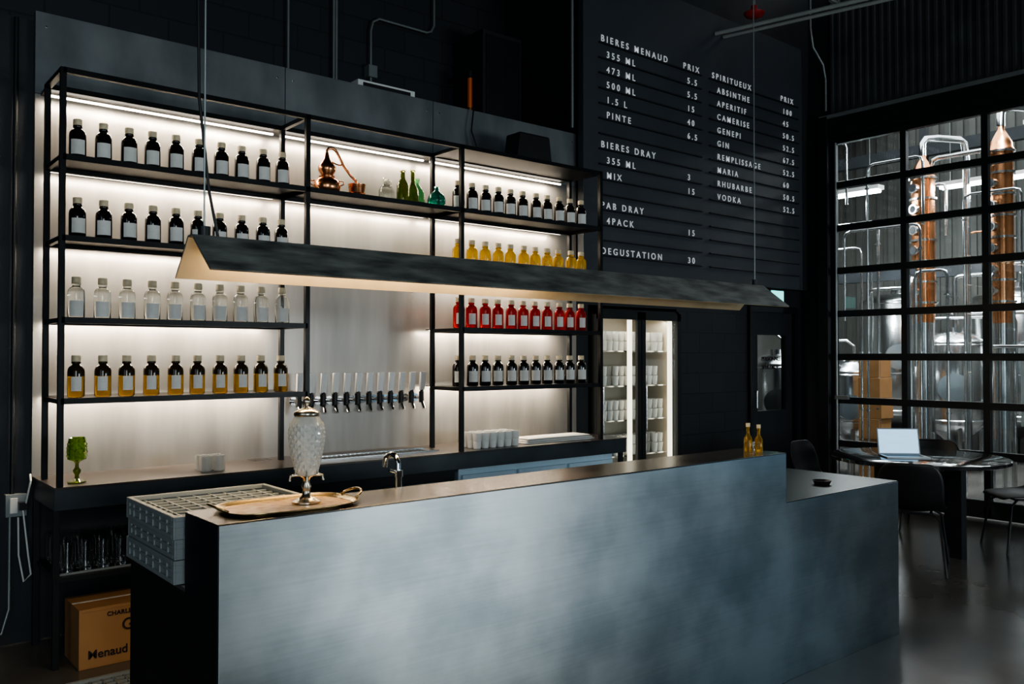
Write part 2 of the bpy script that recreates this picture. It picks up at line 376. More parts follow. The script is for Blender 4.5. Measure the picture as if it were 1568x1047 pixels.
b=MB('copper_alembic_still'); z=SH[0]; y=4.92; x=2.545
b.lathe([(0,.004),(.06,.004),(.078,.02),(.086,.05),(.08,.085),(.055,.105),(.04,.112)],(x,y,z),'copper',28)
b.lathe([(.05,.11),(.052,.118),(.04,.12)],(x,y,z),'copper',24)
b.lathe([(.036,.118),(.04,.13),(.056,.155),(.056,.18),(.036,.205),(.022,.225),(.015,.25),(.012,.27)],(x,y,z),'copper',24)
pts=[(x,y,z+.265),(x,y,z+.285),(x+.012,y,z+.30),(x+.035,y,z+.305),(x+.06,y,z+.295),(x+.085,y,z+.26),(x+.12,y,z+.2),(x+.17,y,z+.145),(x+.205,y,z+.12),(x+.215,y,z+.10)]
b.tube(pts,.009,'copper',10)
b.tube([(x+.02,y-.02,z+.21),(x+.06,y-.02,z+.20),(x+.085,y-.01,z+.2),(x+.11,y,z+.21)],.005,'copper',8)
b.lathe([(0,.004),(.045,.004),(.048,.01),(.055,.085),(.058,.09),(.058,.095),(.052,.095),(.046,.03),(0,.03)],(x+.215,y,z),'copper',24)
for zz in (.03,.07): b.lathe([(.0505,zz),(.056,zz+.004),(.0505,zz+.008)],(x+.215,y,z),'copper',24)
b.tube([(x+.215,y-.05,z+.03),(x+.215,y-.085,z+.02)],.006,'copper')
for a in (2.6,-.6): 
    b.tube([(x+.084*math.cos(a),y+.084*math.sin(a),z+.06),(x+.105*math.cos(a),y+.105*math.sin(a),z+.07),(x+.1*math.cos(a),y+.1*math.sin(a),z+.09),(x+.075*math.cos(a),y+.075*math.sin(a),z+.09)],.005,'copper')
b.done()
def vase(name,prof,x,y,k,zz=SH[0],s=1.12):
    b=MB(name); b.lathe([(r*s,h*s) for r,h in prof],(x,y,zz),k,22); b.done()
vase('clear_glass_flask',[(0,.002),(.04,.002),(.045,.01),(.045,.07),(.03,.095),(.015,.11),(.015,.14),(.02,.145)],2.97,4.9,'gclear')
vase('clear_glass_jug',[(0,.002),(.038,.002),(.042,.02),(.038,.09),(.02,.12),(.018,.15),(.024,.155)],3.06,5.02,'gclear')
vase('olive_glass_bottle',[(0,.002),(.036,.002),(.038,.02),(.038,.11),(.015,.15),(.013,.19),(.017,.193),(.017,.20)],3.085,4.88,'golive')
vase('olive_glass_bottle',[(0,.002),(.034,.002),(.036,.02),(.034,.10),(.014,.14),(.012,.21),(.016,.213),(.016,.22)],3.19,4.92,'golive')
vase('green_glass_bottle',[(0,.002),(.042,.002),(.05,.03),(.05,.1),(.035,.13),(.016,.15),(.014,.18),(.018,.185),(.018,.195)],3.29,5.02,'ggreen')
vase('teal_glass_flask',[(0,.002),(.03,.002),(.055,.03),(.058,.05),(.045,.085),(.016,.105),(.013,.125),(.02,.13)],3.36,4.88,'gteal')

b=MB('wireless_speaker'); b.prism([(4.07,4.86,3.035),(4.43,4.86,3.035),(4.40,4.86,3.25),(4.10,4.86,3.25)],(0,.17,0),'plast'); b.done(bevel=.015)
b=MB('speaker_cable'); b.tube([(4.05,5.1,3.04),(3.98,5.2,3.1),(3.93,5.24,3.3),(3.96,5.25,3.48),(4.05,5.3,3.52),(4.15,5.5,3.455)],.006,'plast'); b.done()
b=MB('network_switch'); b.box(3.02,3.50,5.37,5.57,3.445,3.545,'white'); b.box(3.06,3.46,5.366,5.37,3.49,3.53,'plast'); b.done(bevel=.005)
b=MB('dark_wall_hatch'); b.box(4.52,4.96,5.86,6.29,3.441,4.42,'wall'); b.box(4.55,4.93,5.85,5.86,3.5,4.38,'black'); b.done(bevel=.004)
for x in (4.47,5.02):
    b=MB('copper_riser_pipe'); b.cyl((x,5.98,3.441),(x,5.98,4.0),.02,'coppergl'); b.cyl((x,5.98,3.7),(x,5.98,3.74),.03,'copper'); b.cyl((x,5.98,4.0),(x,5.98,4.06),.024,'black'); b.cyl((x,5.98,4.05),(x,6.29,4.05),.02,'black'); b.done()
b=MB('wall_conduit')
for x in (2.9,3.295,3.32): b.cyl((x,6.26,3.445),(x,6.26,5.99),.011,'pipe',seg=10)
b.tube([(3.64,6.26,3.445),(3.64,6.26,4.3),(3.66,6.26,4.38),(3.72,6.26,4.42),(4.2,6.26,4.42),(4.25,6.26,4.44),(4.28,6.26,4.5),(4.28,6.26,5.99)],.011,'pipe')
b.box(3.6,3.68,6.22,6.3,3.9,4.0,'pipe')
b.cyl((4.96,5.2,3.49),(4.96,5.2,5.99),.012,'pipe',seg=10)
b.done()

# ------------------------------------------------------------------ back counter
b=MB('back_counter')
b.box(.97,5.13,4.75,5.295,.795,.905,'counterfront'); b.box(.968,5.132,4.746,5.297,.900,.912,'counter')
for x in (.985,1.56): b.box(x-.015,x+.015,4.77,4.80,0,.8,'black'); b.box(x-.015,x+.015,5.25,5.28,0,.8,'black')
b.box(.985,1.56,4.77,5.28,.44,.456,'black'); b.box(.985,1.56,4.765,4.785,.43,.46,'black')
b.box(1.6,3.48,4.83,5.29,.05,.794,'black')
for x in (2.0,2.45,2.9): b.box(x,x+.42,4.81,4.83,.1,.72,'counterfront'); b.box(x+.1,x+.32,4.795,4.81,.66,.675,'stain')
b.box(5.09,5.125,4.78,4.81,0,.8,'black')
b.done(bevel=.002)
b=MB('drip_tray'); b.box(2.45,3.40,4.9,5.09,.9125,.916,'stain')
for i in range(24): b.box(2.53+i*.034,2.545+i*.034,4.93,5.06,.916,.918,'black')
b.box(2.45,3.40,4.9,4.905,.916,.922,'stain'); b.box(2.45,3.40,5.085,5.09,.916,.922,'stain'); b.done()
b=MB('undercounter_fridge'); b.box(3.52,5.06,4.84,5.29,.04,.785,'stainb')
for x in (3.54,4.05,4.56): b.box(x,x+.48,4.815,4.84,.08,.74,'stainb'); b.box(x+.05,x+.43,4.79,4.80,.655,.67,'chrome'); b.box(x+.06,x+.08,4.79,4.82,.655,.67,'chrome'); b.box(x+.40,x+.42,4.79,4.82,.655,.67,'chrome')
for x in (3.56,5.02): b.cyl((x,4.9,0),(x,4.9,.05),.02,'black'); b.cyl((x,5.2,0),(x,5.2,.05),.02,'black')
b.done(bevel=.003)

b=MB('beer_tap_row')
for i in range(12):
    x=2.50+i*.0873
    b.cyl((x,5.30,1.27),(x,5.294,1.27),.028,'chrome'); b.cyl((x,5.30,1.27),(x,5.215,1.27),.012,'chrome')
    b.cyl((x,5.215,1.235),(x,5.215,1.315),.019,'plast'); b.cyl((x,5.215,1.25),(x,5.18,1.19),.013,'chrome')
    b.cyl((x,5.215,1.30),(x,5.21,1.33),.012,'plast')
    b.prism([(x-.018,5.20,1.325),(x+.018,5.20,1.325),(x+.022,5.185,1.455),(x-.022,5.185,1.455)],(0,.022,0),'tap')
b.done()

b=MB('stacked_cups')
for i in range(6):
    for j in range(3):
        x=3.69+i*.07; y=4.85+j*.07
        b.lathe([(0,.002),(.026,.002),(.031,.05),(.029,.052),(.031,.055),(.033,.11),(.030,.11),(.026,.06),(0,.058)],(x,y,.912),'white',16)
b.done()
b=MB('folded_towels')
for n in range(3):
    b.box(4.14+.02*n,4.86-.015*n,4.84+.01*n,5.08-.01*n,.913+n*.013,.924+n*.013,'cloth')
b.done(bevel=.005)
b=MB('glass_tumblers')
for i in range(2):
    for j in range(2):
        b.lathe([(0,.002),(.03,.002),(.034,.01),(.037,.088),(.034,.088),(.03,.016),(0,.014)],(1.77+i*.078,4.88+j*.08,.912),'gcut',10,False)
b.done()
b=MB('green_candle_lamp')
b.lathe([(0,.001),(.045,.001),(.046,.008),(.03,.014),(.012,.022),(.010,.04),(.018,.055),(.020,.065),(.010,.08),(.009,.10),(.02,.112),(.036,.118)],(1.10,4.88,.912),'golive',20)
b.lathe([(.030,.118),(.046,.122),(.048,.14),(.050,.17),(.047,.20),(.040,.234),(.036,.236),(.042,.20),(.045,.17),(.03,.125)],(1.10,4.88,.912),'gchart',10,False)
for zz in (.14,.16,.18,.2):
    for j in range(10):
        a=2*math.pi*(j+.5)/10; rr=.0475 if zz<.19 else .0445
        p=Vector((1.10+rr*math.cos(a),4.88+rr*math.sin(a),.912+zz)); n=Vector((math.cos(a),math.sin(a),0)); t=Vector((-math.sin(a),math.cos(a),0)); u=Vector((0,0,1))
        v=[b.bm.verts.new(q) for q in (p+t*.011,p+u*.009,p-t*.011,p-u*.009,p+n*.004)]
        for q in ((0,1,4),(1,2,4),(2,3,4),(3,0,4)): b.face([v[w] for w in q],b.mi('gchart'))
b.done()
b=MB('rack_of_glasses')
for i in range(6):
    for j in range(5):
        x=1.05+i*.085; y=4.84+j*.085
        b.lathe([(0,.003),(.027,.003),(.033,.05),(.034,.15),(.031,.15),(.028,.02),(0,.015)],(x,y,.459),'gglass',14)
b.box(1.005,1.53,4.795,4.802,.459,.47,'rack')
b.done()
b=MB('cardboard_box'); b.box(1.07,1.53,4.68,4.98,0.001,.30,'card'); b.box(1.08,1.52,4.677,4.679,.285,.30,'card'); b.box(1.07,1.53,4.82,4.84,.30,.302,'cloth')
cb=b.done(bevel=.003)
text('print_gin','GIN',1.27,4.678,.165,.085,'ink',cb,1.1); text('print_maker','Menaud',1.11,4.678,.05,.06,'ink',cb,1.0); text('print_top','CHARLEVOIX',1.2,4.678,.25,.03,'ink',cb,1.1)

# ------------------------------------------------------------------ bar
b=MB('bar_counter')
b.box(.893,3.673,2.354,2.40,0,1.098,'bar')
b.box(.90,3.67,2.40,2.62,0,1.09,'bardark'); b.box(.889,.893,2.354,2.62,0,1.098,'bardark')  # thin end panel: dark reflection put into the steel colour
b.box(.889,3.673,2.356,2.62,1.0985,1.102,'bartop')
b.box(.889,3.673,2.62,3.17,0,.86,'bardark'); b.box(.889,3.673,2.62,3.17,.86,.874,'stain')
b.box(3.669,3.673,2.354,2.62,.86,1.098,'bar')
b.box(3.6745,4.80,2.358,2.40,0,.857,'bar'); b.box(3.6745,4.796,2.40,3.12,0,.85,'bardark'); b.box(3.6745,4.80,2.36,3.12,.8575,.862,'lowtop')
b.box(4.796,4.80,2.40,3.12,0,.857,'bardark')
b.done(bevel=.0015)
b=MB('black_dish'); b.lathe([(0,.001),(.04,.001),(.052,.022),(.048,.022),(.038,.006),(0,.006)],(4.34,2.56,.8625),'plast',24); b.done()

b=MB('bar_faucet'); x,y=1.79,2.86
b.cyl((x,y,.875),(x,y,.885),.028,'chrome'); b.cyl((x,y,.88),(x,y,1.11),.014,'chrome')
b.tube([(x,y,1.10),(x,y,1.15),(x,y+.015,1.178),(x,y+.05,1.185),(x,y+.09,1.17),(x,y+.1,1.13)],.011,'chrome',12)
b.tube([(x,y,1.11),(x-.03,y-.01,1.125),(x-.05,y-.015,1.13)],.006,'chrome'); b.cyl((x,y,1.1),(x,y,1.125),.018,'chrome'); b.done()

def rack(b,x0,x1,y0,y1,z0,h,n=7):
    t=.010; g=.007
    for zz,hh in ((z0,.014),(z0+h*.5,.008),(z0+h-.016,.016)):
        for q in ((x0,x1,y0,y0+t+g),(x0,x1,y1-t-g,y1),(x0,x0+t+g,y0+t+g,y1-t-g),(x1-t-g,x1,y0+t+g,y1-t-g)): b.box(*q,zz,zz+hh,'rack')
    for q in ((x0+g,x1-g,y0+g,y0+g+t*.5),(x0+g,x1-g,y1-g-t*.5,y1-g),(x0+g,x0+g+t*.5,y0+g,y1-g),(x1-g-t*.5,x1-g,y0+g,y1-g)): b.box(*q,z0+.002,z0+h-.004,'rack')
    for i in range(n+1):
        f=i/n; w=.012 if 0<i<n else .035
        xx=x0+(x1-x0-w)*f; yy=y0+(y1-y0-w)*f
        for q in ((xx,xx+w,y0+.001,y0+g),(xx,xx+w,y1-g,y1-.001),(x0+.001,x0+g,yy,yy+w),(x1-g,x1-.001,yy,yy+w)): b.box(*q,z0+.003,z0+h-.003,'rack')
    for i in range(1,9):
        f=i/9; xx=x0+(x1-x0)*f; yy=y0+(y1-y0)*f
        b.box(xx-.004,xx+.004,y0+t+g,y1-t-g,z0+h*.55,z0+h*.8,'rack'); b.box(x0+t+g,x1-t-g,yy-.004,yy+.004,z0+h*.55,z0+h*.8,'rack')
    b.box(x0+t,x1-t,y0+t,y1-t,z0+.004,z0+.012,'rack')
b=MB('dishwasher_rack_stack'); rack(b,.868,1.375,2.655,3.15,.876,.072); rack(b,.872,1.372,2.66,3.145,.949,.062); rack(b,.866,1.368,2.652,3.145,1.012,.07); b.done(bevel=.003)
b=MB('dishwasher_rack'); rack(b,.95,1.40,3.98,4.40,.002,.05); b.done()

b=MB('serving_tray'); cx,cy=1.165,2.50; Z=1.1035
def sup(rx,ry,n=56,p=3.2):
    out=[]
    for j in range(n):
        a=2*math.pi*j/n; c,s_=math.cos(a),math.sin(a)
        out.append((cx+rx*math.copysign(abs(c)**(2/p),c),cy+ry*math.copysign(abs(s_)**(2/p),s_)))
    return out
rings=[(.195,.12,0,'tray'),(.2,.125,.001,'gold'),(.212,.137,.010,'gold'),(.216,.141,.012,'gold'),(.212,.137,.007,'gold')]
prev=None
for rx,ry,dz,k in rings:
    cur=[b.bm.verts.new((px,py,Z+dz)) for px,py in sup(rx,ry)]
    if prev is None: b.face(cur,b.mi('tray'))
    else:
        for j in range(len(cur)): b.face([prev[j],prev[(j+1)%56],cur[(j+1)%56],cur[j]],b.mi(k),True)
    prev=cur
for sgn in (1,-1):
    pts=[]
    for j in range(9):
        a=-math.pi/2+math.pi*j/8; pts.append((cx+sgn*(.208+.04*math.cos(a)),cy+.05*math.sin(a),Z+.012+.02*math.cos(a)))
    b.tube(pts,.004,'gold')
b.done(recalc=False)

b=MB('absinthe_fountain'); c=(1.236,2.52,1.1045)
b.lathe([(0,.001),(.045,.001),(.045,.006),(.03,.012),(.015,.022),(.011,.04),(.016,.052),(.010,.064),(.012,.078),(.028,.088)],c,'pewter',24)
b.lathe([(.026,.086),(.03,.088),(.037,.11),(.047,.15),(.055,.20),(.056,.225),(.051,.25),(.042,.268),(.036,.276)],c,'gcut',20,False)
b.lathe([(.038,.274),(.041,.278),(.041,.286),(.034,.292),(.024,.297),(.011,.301),(.006,.305),(.006,.309),(.011,.314),(.013,.321),(.009,.330),(.003,.335),(0,.337)],c,'pewter',24)
gp=[(.026,.086),(.03,.088),(.037,.11),(.047,.15),(.055,.20),(.056,.225),(.051,.25),(.042,.268)]
def gr(z):
    for (r0,z0),(r1,z1) in zip(gp,gp[1:]):
        if z0<=z<=z1: return r0+(r1-r0)*(z-z0)/(z1-z0)
    return .04
for row_ in range(12):
    z0=.108+row_*.0125
    for j in range(16):
        a=2*math.pi*(j+.5*(row_%2))/16
        rr=gr(z0)-.0008
        p=Vector((c[0]+rr*math.cos(a),c[1]+rr*math.sin(a),c[2]+z0)); n=Vector((math.cos(a),math.sin(a),0)); t=Vector((-math.sin(a),math.cos(a),0)); u=Vector((0,0,1))
        w_=rr*.18
        v=[b.bm.verts.new(q) for q in (p+t*w_,p+u*.0115,p-t*w_,p-u*.0115,p+n*.0045)]
        for q in ((0,1,4),(1,2,4),(2,3,4),(3,0,4)): b.face([v[w] for w in q],b.mi('gcut'))
for a in (-.4,1.2,2.8,-2.0):
    d=Vector((math.cos(a),math.sin(a),0)); p=Vector(c)+Vector((0,0,.088))
    b.tube([p+d*.01,p+d*.035,p+d*.05+Vector((0,0,-.002)),p+d*.052+Vector((0,0,-.018))],.0045,'pewter'); b.cyl(p+d*.035+Vector((0,0,-.002)),p+d*.035+Vector((0,0,.018)),.003,'pewter')
b.done()

for (x,y,s) in ((3.57,2.50,1.0),(3.60,2.46,.95)):
    b=MB('amber_sample_bottle'); b.lathe([(r*s,h*s) for r,h in [(0,.001),(.02,.001),(.021,.01),(.021,.065),(.009,.085),(.008,.115),(.01,.117),(.01,.125)]],(x,y,1.102),'gamber',16)
    b.lathe([(.0105*s,.122*s),(.0105*s,.14*s),(0,.14*s)],(x,y,1.102),'cap',12); b.done()
b=MB('shot_glass'); b.lathe([(0,.001),(.018,.001),(.021,.045),(.019,.045),(.016,.01),(0,.01)],(3.64,2.5,1.102),'gclear',16); b.done()

# ------------------------------------------------------------------ pendant lamp
b=MB('long_pendant_lamp'); x0,x1=.94,4.03
R1,R2=(2.72,1.955),(2.76,1.955); F=(2.56,1.835); Bk=(2.88,1.828)
def strip(p,q,t,k):
    b.prism([(x0,p[0],p[1]),(x0,q[0],q[1]),(x0,q[0]+t[0],q[1]+t[1]),(x0,p[0]+t[0],p[1]+t[1])],(x1-x0,0,0),k)
strip(F,R1,(.003,-.004),'lampsteel'); strip(R1,R2,(0,-.005),'lampsteel'); strip(R2,Bk,(-.004,-.003),'lampsteel')
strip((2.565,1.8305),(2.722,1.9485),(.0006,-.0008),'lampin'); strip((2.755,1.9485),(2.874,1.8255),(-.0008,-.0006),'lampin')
b.box(x0+.08,2.6,2.728,2.752,1.925,1.947,'ledw'); b.box(2.6,x1-.08,2.728,2.752,1.925,1.947,'black')
for x in (.985,3.98):
    b.cyl((x,2.74,1.955),(x,2.74,1.985),.02,'black'); b.cyl((x,2.74,1.98),(x,2.74,5.99),.003,'pipe',seg=6)
b.tube([(1.03,2.74,1.955),(1.0,2.74,2.1),(.97,2.75,2.4),(.965,2.76,3.0),(.985,2.75,4.2),(.99,2.74,5.99)],.005,'plast')
lamp=b.done()
area('lamp_light',(1.75,2.74,1.915),(0,.12,-1),1.4,.03,19,(1,.74,.42),lamp)

# ------------------------------------------------------------------ fridge with glasses
b=MB('glass_door_fridge'); fx0,fx1,fy=5.34,6.46,5.30
b.box(fx0,fx0+.04,fy,5.95,0,1.99,'black'); b.box(fx1-.04,fx1,fy,5.95,0,1.99,'black')
b.box(fx0,fx1,fy,5.95,1.94,1.99,'black'); b.box(fx0,fx1,fy,5.95,0,.12,'black'); b.box(fx0,fx1,5.92,5.95,0,1.99,'black')
b.box(fx0+.04,fx1-.04,5.90,5.92,.12,1.94,'fridgein'); b.box(fx0+.04,fx0+.05,5.36,5.9,.12,1.94,'fridgein'); b.box(fx1-.05,fx1-.04,5.36,5.9,.12,1.94,'fridgein')
for a,c2 in ((fx0,fx0+.56),(fx0+.56,fx1)):
    b.box(a+.005,a+.055,fy-.03,fy,.12,1.97,'black'); b.box(c2-.055,c2-.005,fy-.03,fy,.12,1.97,'black')
    b.box(a+.005,c2-.005,fy-.03,fy,1.90,1.97,'black'); b.box(a+.005,c2-.005,fy-.03,fy,.12,.2,'black')
    b.poly([(a+.05,fy-.015,.2),(c2-.05,fy-.015,.2),(c2-.05,fy-.015,1.9),(a+.05,fy-.015,1.9)],'pane')
    b.box(c2-.10,c2-.065,fy+.03,fy+.06,.2,1.9,'ledf')
    b.cyl((a+.03,fy-.06,.9),(a+.03,fy-.06,1.3),.009,'stain'); b.cyl((a+.03,fy-.06,.92),(a+.03,fy-.03,.92),.007,'stain'); b.cyl((a+.03,fy-.06,1.28),(a+.03,fy-.03,1.28),.007,'stain')
for z in (.33,.66,.985,1.30,1.62):
    b.box(fx0+.05,fx1-.05,5.40,5.88,z-.012,z,'stain')
    for i in range(13):
        for j in range(2):
            x=fx0+.1+i*.077
            if random.random()<.12: continue
            for s_ in range(2): b.lathe([(0,.0),(.026,.0),(.033,.085),(.03,.085),(.02,.01),(0,.01)],(x,5.46+j*.09,z+.001+s_*.09),'white',12)
fr=b.done()
area('fridge_light',(5.9,5.42,1.9),(0,.3,-1),1.0,.05,3.2,(1,.88,.70),fr)

# ------------------------------------------------------------------ menu board
b=MB('menu_board'); BX0,BX1,BY=5.09,8.45,5.2
b.box(BX0,BX1,BY,5.268,2.29,4.95,'board')
rows=[4.337-.132*i for i in range(15)]
for i,z in enumerate(rows):
    for xa,xb in ((5.27,6.68),(6.80,8.36)):
        b.box(xa,xb,BY-.022,BY,z-.055,z-.043,'rail')
mb=b.done(bevel=.003)
def T(s,x,r,sz=.080): text('letters_'+s.lower().replace(' ','_').replace('.','_'),s,x,BY-.012,rows[r]-.036,sz,'letter',mb,1.62)
for s,r in (('BIERES MENAUD',0),('BIERES DRAY',7),('PAB DRAY',11),('DEGUSTATION',14)): T(s,5.29,r)
for s,r in (('355 ML',1),('473 ML',2),('500 ML',3),('1.5 L',4),('PINTE',5),('355 ML',8),('MIX',9),('4PACK',12)): T(s,5.36,r)
T('PRIX',6.40,0)
for s,r in (('5.5',1),('5.5',2),('15',3),('40',4),('6.5',5),('3',8),('15',9),('15',12),('30',14)): T(s,6.46,r)
T('SPIRITUEUX',6.84,0)
for s,r in zip(('ABSINTHE','APERITIF','CAMERISE','GENEPI','GIN','REMPLISSAGE','MARIA','RHUBARBE','VODKA'),range(1,10)): T(s,6.92,r)
T('PRIX',8.02,0)
for s,r in zip(('100','45','50.5','52.5','67.5','52.5','60','50.5','52.5'),range(1,10)): T(s,8.06,r)

b=MB('exit_sign'); b.box(7.86,8.12,5.22,5.268,2.12,2.28,'plast'); b.box(7.875,8.105,5.215,5.22,2.135,2.265,'green'); b.done(bevel=.003)
b=MB('ceiling_pipes')
for off in (0,.13): b.cyl((6.90+off,5.19,4.75),(8.35+off,-.4,4.75),.020,'pipew')
for t_ in (.2,.5,.8): 
    x=6.96+1.45*t_; y=5.19-5.59*t_; b.box(x-.14,x+.14,y,y+.03,4.775,4.8,'pipe'); b.cyl((x,y+.015,4.79),(x,y+.015,6),.008,'pipe')
b.tube([(8.60,5.0,4.25),(8.60,5.0,4.6),(8.55,5.0,4.75),(8.35,5.0,4.9),(8.3,5.0,5.1),(8.3,5.0,5.99)],.012,'pipe')
b.done()
b=MB('fire_alarm_bell'); b.cyl((7.1,4.88,6.0),(7.1,4.88,4.98),.012,'pipe'); b.cyl((7.1,4.88,4.98),(7.1,4.88,4.9),.03,'redp'); b.lathe([(0,0),(.04,.0),(.085,.02),(.1,.05),(.03,.06),(0,.06)],(7.1,4.88,4.86),'redp',24); b.done()

b=MB('wall_outlet'); b.box(.845,.945,5.30,5.359,.70,.82,'pipe'); b.box(.865,.90,5.29,5.30,.72,.80,'white'); b.box(.90,.94,5.24,5.30,.74,.78,'plast')
b.cyl((.88,5.335,.82),(.88,5.335,3.43),.012,'black'); b.tube([(.93,5.25,.76),(.945,5.2,.9),(.95,5.24,.93)],.005,'white')
b.tube([(.92,5.26,.745),(.94,5.22,.5),(.95,5.2,.4),(.92,5.22,.36),(.9,5.25,.5),(.90,5.27,.7)],.005,'white')
b.tube([(.87,5.33,.7),(.87,5.33,.2),(.83,5.3,.08),(.6,5.3,.04),(.3,5.3,.03)],.008,'pipe'); b.done()

# ------------------------------------------------------------------ table, chairs, laptop
b=MB('round_table'); c=(7.05,3.3,0)
b.lathe([(0,.715),(.66,.715),(.68,.722),(.68,.745),(.672,.75),(0,.75)],c,'table',56)
for a in (.0,1.57,3.14,4.71):
    a+=-.3; px,py=c[0]+.38*math.cos(a),c[1]+.38*math.sin(a)
    b.obox((px,py,.357),(math.cos(a),math.sin(a),0),(-math.sin(a),math.cos(a),0),(0,0,1),.055,.028,.357,'black')
b.obox((c[0],c[1],.69),(math.cos(-.3),math.sin(-.3),0),(-math.sin(-.3),math.cos(-.3),0),(0,0,1),.42,.03,.025,'black')
b.obox((c[0],c[1],.69),(-math.sin(-.3),math.cos(-.3),0),(math.cos(-.3),math.sin(-.3),0),(0,0,1),.42,.03,.025,'black')
b.done()

def chair(x,y,ang,k='plast'):
    R=Matrix.Rotation(ang-math.pi/2,4,'Z'); o=Vector((x,y,0))
    P=lambda a,b_,c_: o+R@Vector((a,b_,c_))
    b=MB('shell_chair')
    for sx in (-1,1):
        b.tube([P(sx*.13,.10,.425),P(sx*.19,.17,.38),P(sx*.235,.225,0.002)],.010,'black')
        b.tube([P(sx*.13,-.12,.425),P(sx*.19,-.19,.38),P(sx*.235,-.26,0.002)],.010,'black')
        b.tube([P(sx*.13,.12,.425),P(sx*.13,-.14,.425)],.009,'black')
    b.tube([P(-.13,.1,.42),P(.13,.1,.42)],.009,'black'); b.tube([P(-.13,-.12,.42),P(.13,-.12,.42)],.009,'black')
    base=b.done()
    s=MB('seat_shell'); i=s.mi(k)
    prof=[(.23,.425,.19,.0),(.20,.445,.22,.004),(.1,.44,.235,.015),(0,.435,.24,.025),(-.1,.437,.235,.04),(-.17,.46,.225,.06),(-.205,.52,.22,.05),(-.225,.60,.225,.04),(-.245,.69,.22,.035),(-.262,.76,.195,.03),(-.27,.80,.14,.02)]
    prev=None
    for n,(py,pz,w,cup) in enumerate(prof):
        cur=[]
        for j in range(11):
            u=-1+2*j/10; up=cup*u*u
            back=min(1,max(0,(n-4)/3))
            cur.append(s.bm.verts.new(P(u*w,py+up*back*1.3,pz+up*(1-back))))
        if prev:
            for j in range(10): s.face([prev[j],prev[j+1],cur[j+1],cur[j]],i,True)
        prev=cur
    so=s.done(); md=so.modifiers.new('t','SOLIDIFY'); md.thickness=.012
    md2=so.modifiers.new('s','SUBSURF'); md2.levels=1; md2.render_levels=1
    setpar(so,base)
for x,y,tx,ty,k in ((6.38,3.03,7.05,3.3,'plast'),(7.62,2.72,7.05,3.3,'plast'),(7.02,4.12,7.05,3.3,'plast'),(7.85,3.55,7.05,3.3,'plast'),(8.1,2.2,8.1,3.2,'plast')):
    chair(x,y,math.atan2(ty-y,tx-x),k)

b=MB('laptop'); o=Vector((6.86,3.32,.751)); f=Vector((-.72,-.69,0)).normalized(); r=Vector((-f.y,f.x,0))
u=Vector((0,0,1))
b.obox(o+f*.0+u*.007,r,f,u,.165,.115,.007,'alu')
up=(u*.97-f*.24).normalized(); nn=r.cross(up)
b.obox(o-f*.115+u*.012+up*.108,r,up,nn,.165,.108,.004,'alu')
n2=nn if nn.dot(f)>0 else -nn
b.obox(o-f*.115+u*.012+up*.108+n2*.005,r,up,nn,.155,.098,.001,'screen')
for i in range(5): b.obox(o+f*(-.07+i*.025)+u*.0145,r,f,u,.14,.009,.001,'plast')
b.done()

# ------------------------------------------------------------------ distillery behind the glass door
b=MB('wall_brewery')
b.box(15,15.2,-1,9.2,0,6,'bwall'); b.box(6.4,15.2,9.0,9.2,0,6,'bwall'); b.box(6.6,6.7,5.56,9.0,0,6,'bwall'); b.box(8.9,15,.5,.7,0,6,'bwall')
for i in range(40): b.box(14.96,15,.8+i*.2,.9+i*.2,0,6,'bwall')
b.done()
def still(x,y,r,z0,z1,n):
    b=MB('copper_still')
    b.cyl((x,y,0.35),(x,y,z0-.25),r*.9,'stain',seg=24); b.cyl((x,y,z0-.25),(x,y,z0),r*.9,'copper',r1=r,seg=24)
    for a in range(3): 
        q=a*2.09+.3; b.cyl((x+r*math.cos(q),y+r*math.sin(q),0),(x+r*math.cos(q)*.9,y+r*math.sin(q)*.9,.6),.025,'stain')
    h=(z1-z0)/n
    vd=Vector((-x,-y,0)).normalized()
    b.cyl((x,y,z0),(x,y,z1),r,'copper',seg=32)
    for i in range(n+1):
        za=z0+i*h
        b.cyl((x,y,za-.012),(x,y,za+.012),r*1.2,'stain',seg=28)
        if i<n:
            dd=Matrix.Rotation(-.75,3,'Z')@vd; cc=Vector((x,y,za+h/2))
            b.cyl(cc+dd*r*.8,cc+dd*(r+.04),r*.46,'stain',seg=16); b.cyl(cc+dd*(r+.04),cc+dd*(r+.042),r*.32,'bdark',seg=16)
    b.lathe([(r*1.12,0),(r*1.12,.02),(r*1.0,.04),(r*.95,.1),(r*.55,.2),(r*.3,.26),(r*.3,.36),(0,.36)],(x,y,z1),'copper',28)
    b.tube([(x,y,z1+.3),(x,y,z1+.45),(x+.05,y-.02,z1+.52),(x+.2,y-.1,z1+.54),(x+.5,y-.25,z1+.54),(x+.56,y-.28,z1+.5),(x+.58,y-.3,z1+.3),(x+.58,y-.3,.3)],.045,'stain',12)
    b.tube([(x-r,y,z0+.3),(x-r-.18,y,z0+.3),(x-r-.22,y,z0+.2),(x-r-.22,y,.3)],.025,'stain',10)
    b.done()
still(11.1,5.1,.14,2.25,3.85,6); still(10.75,4.03,.125,2.2,3.95,7)
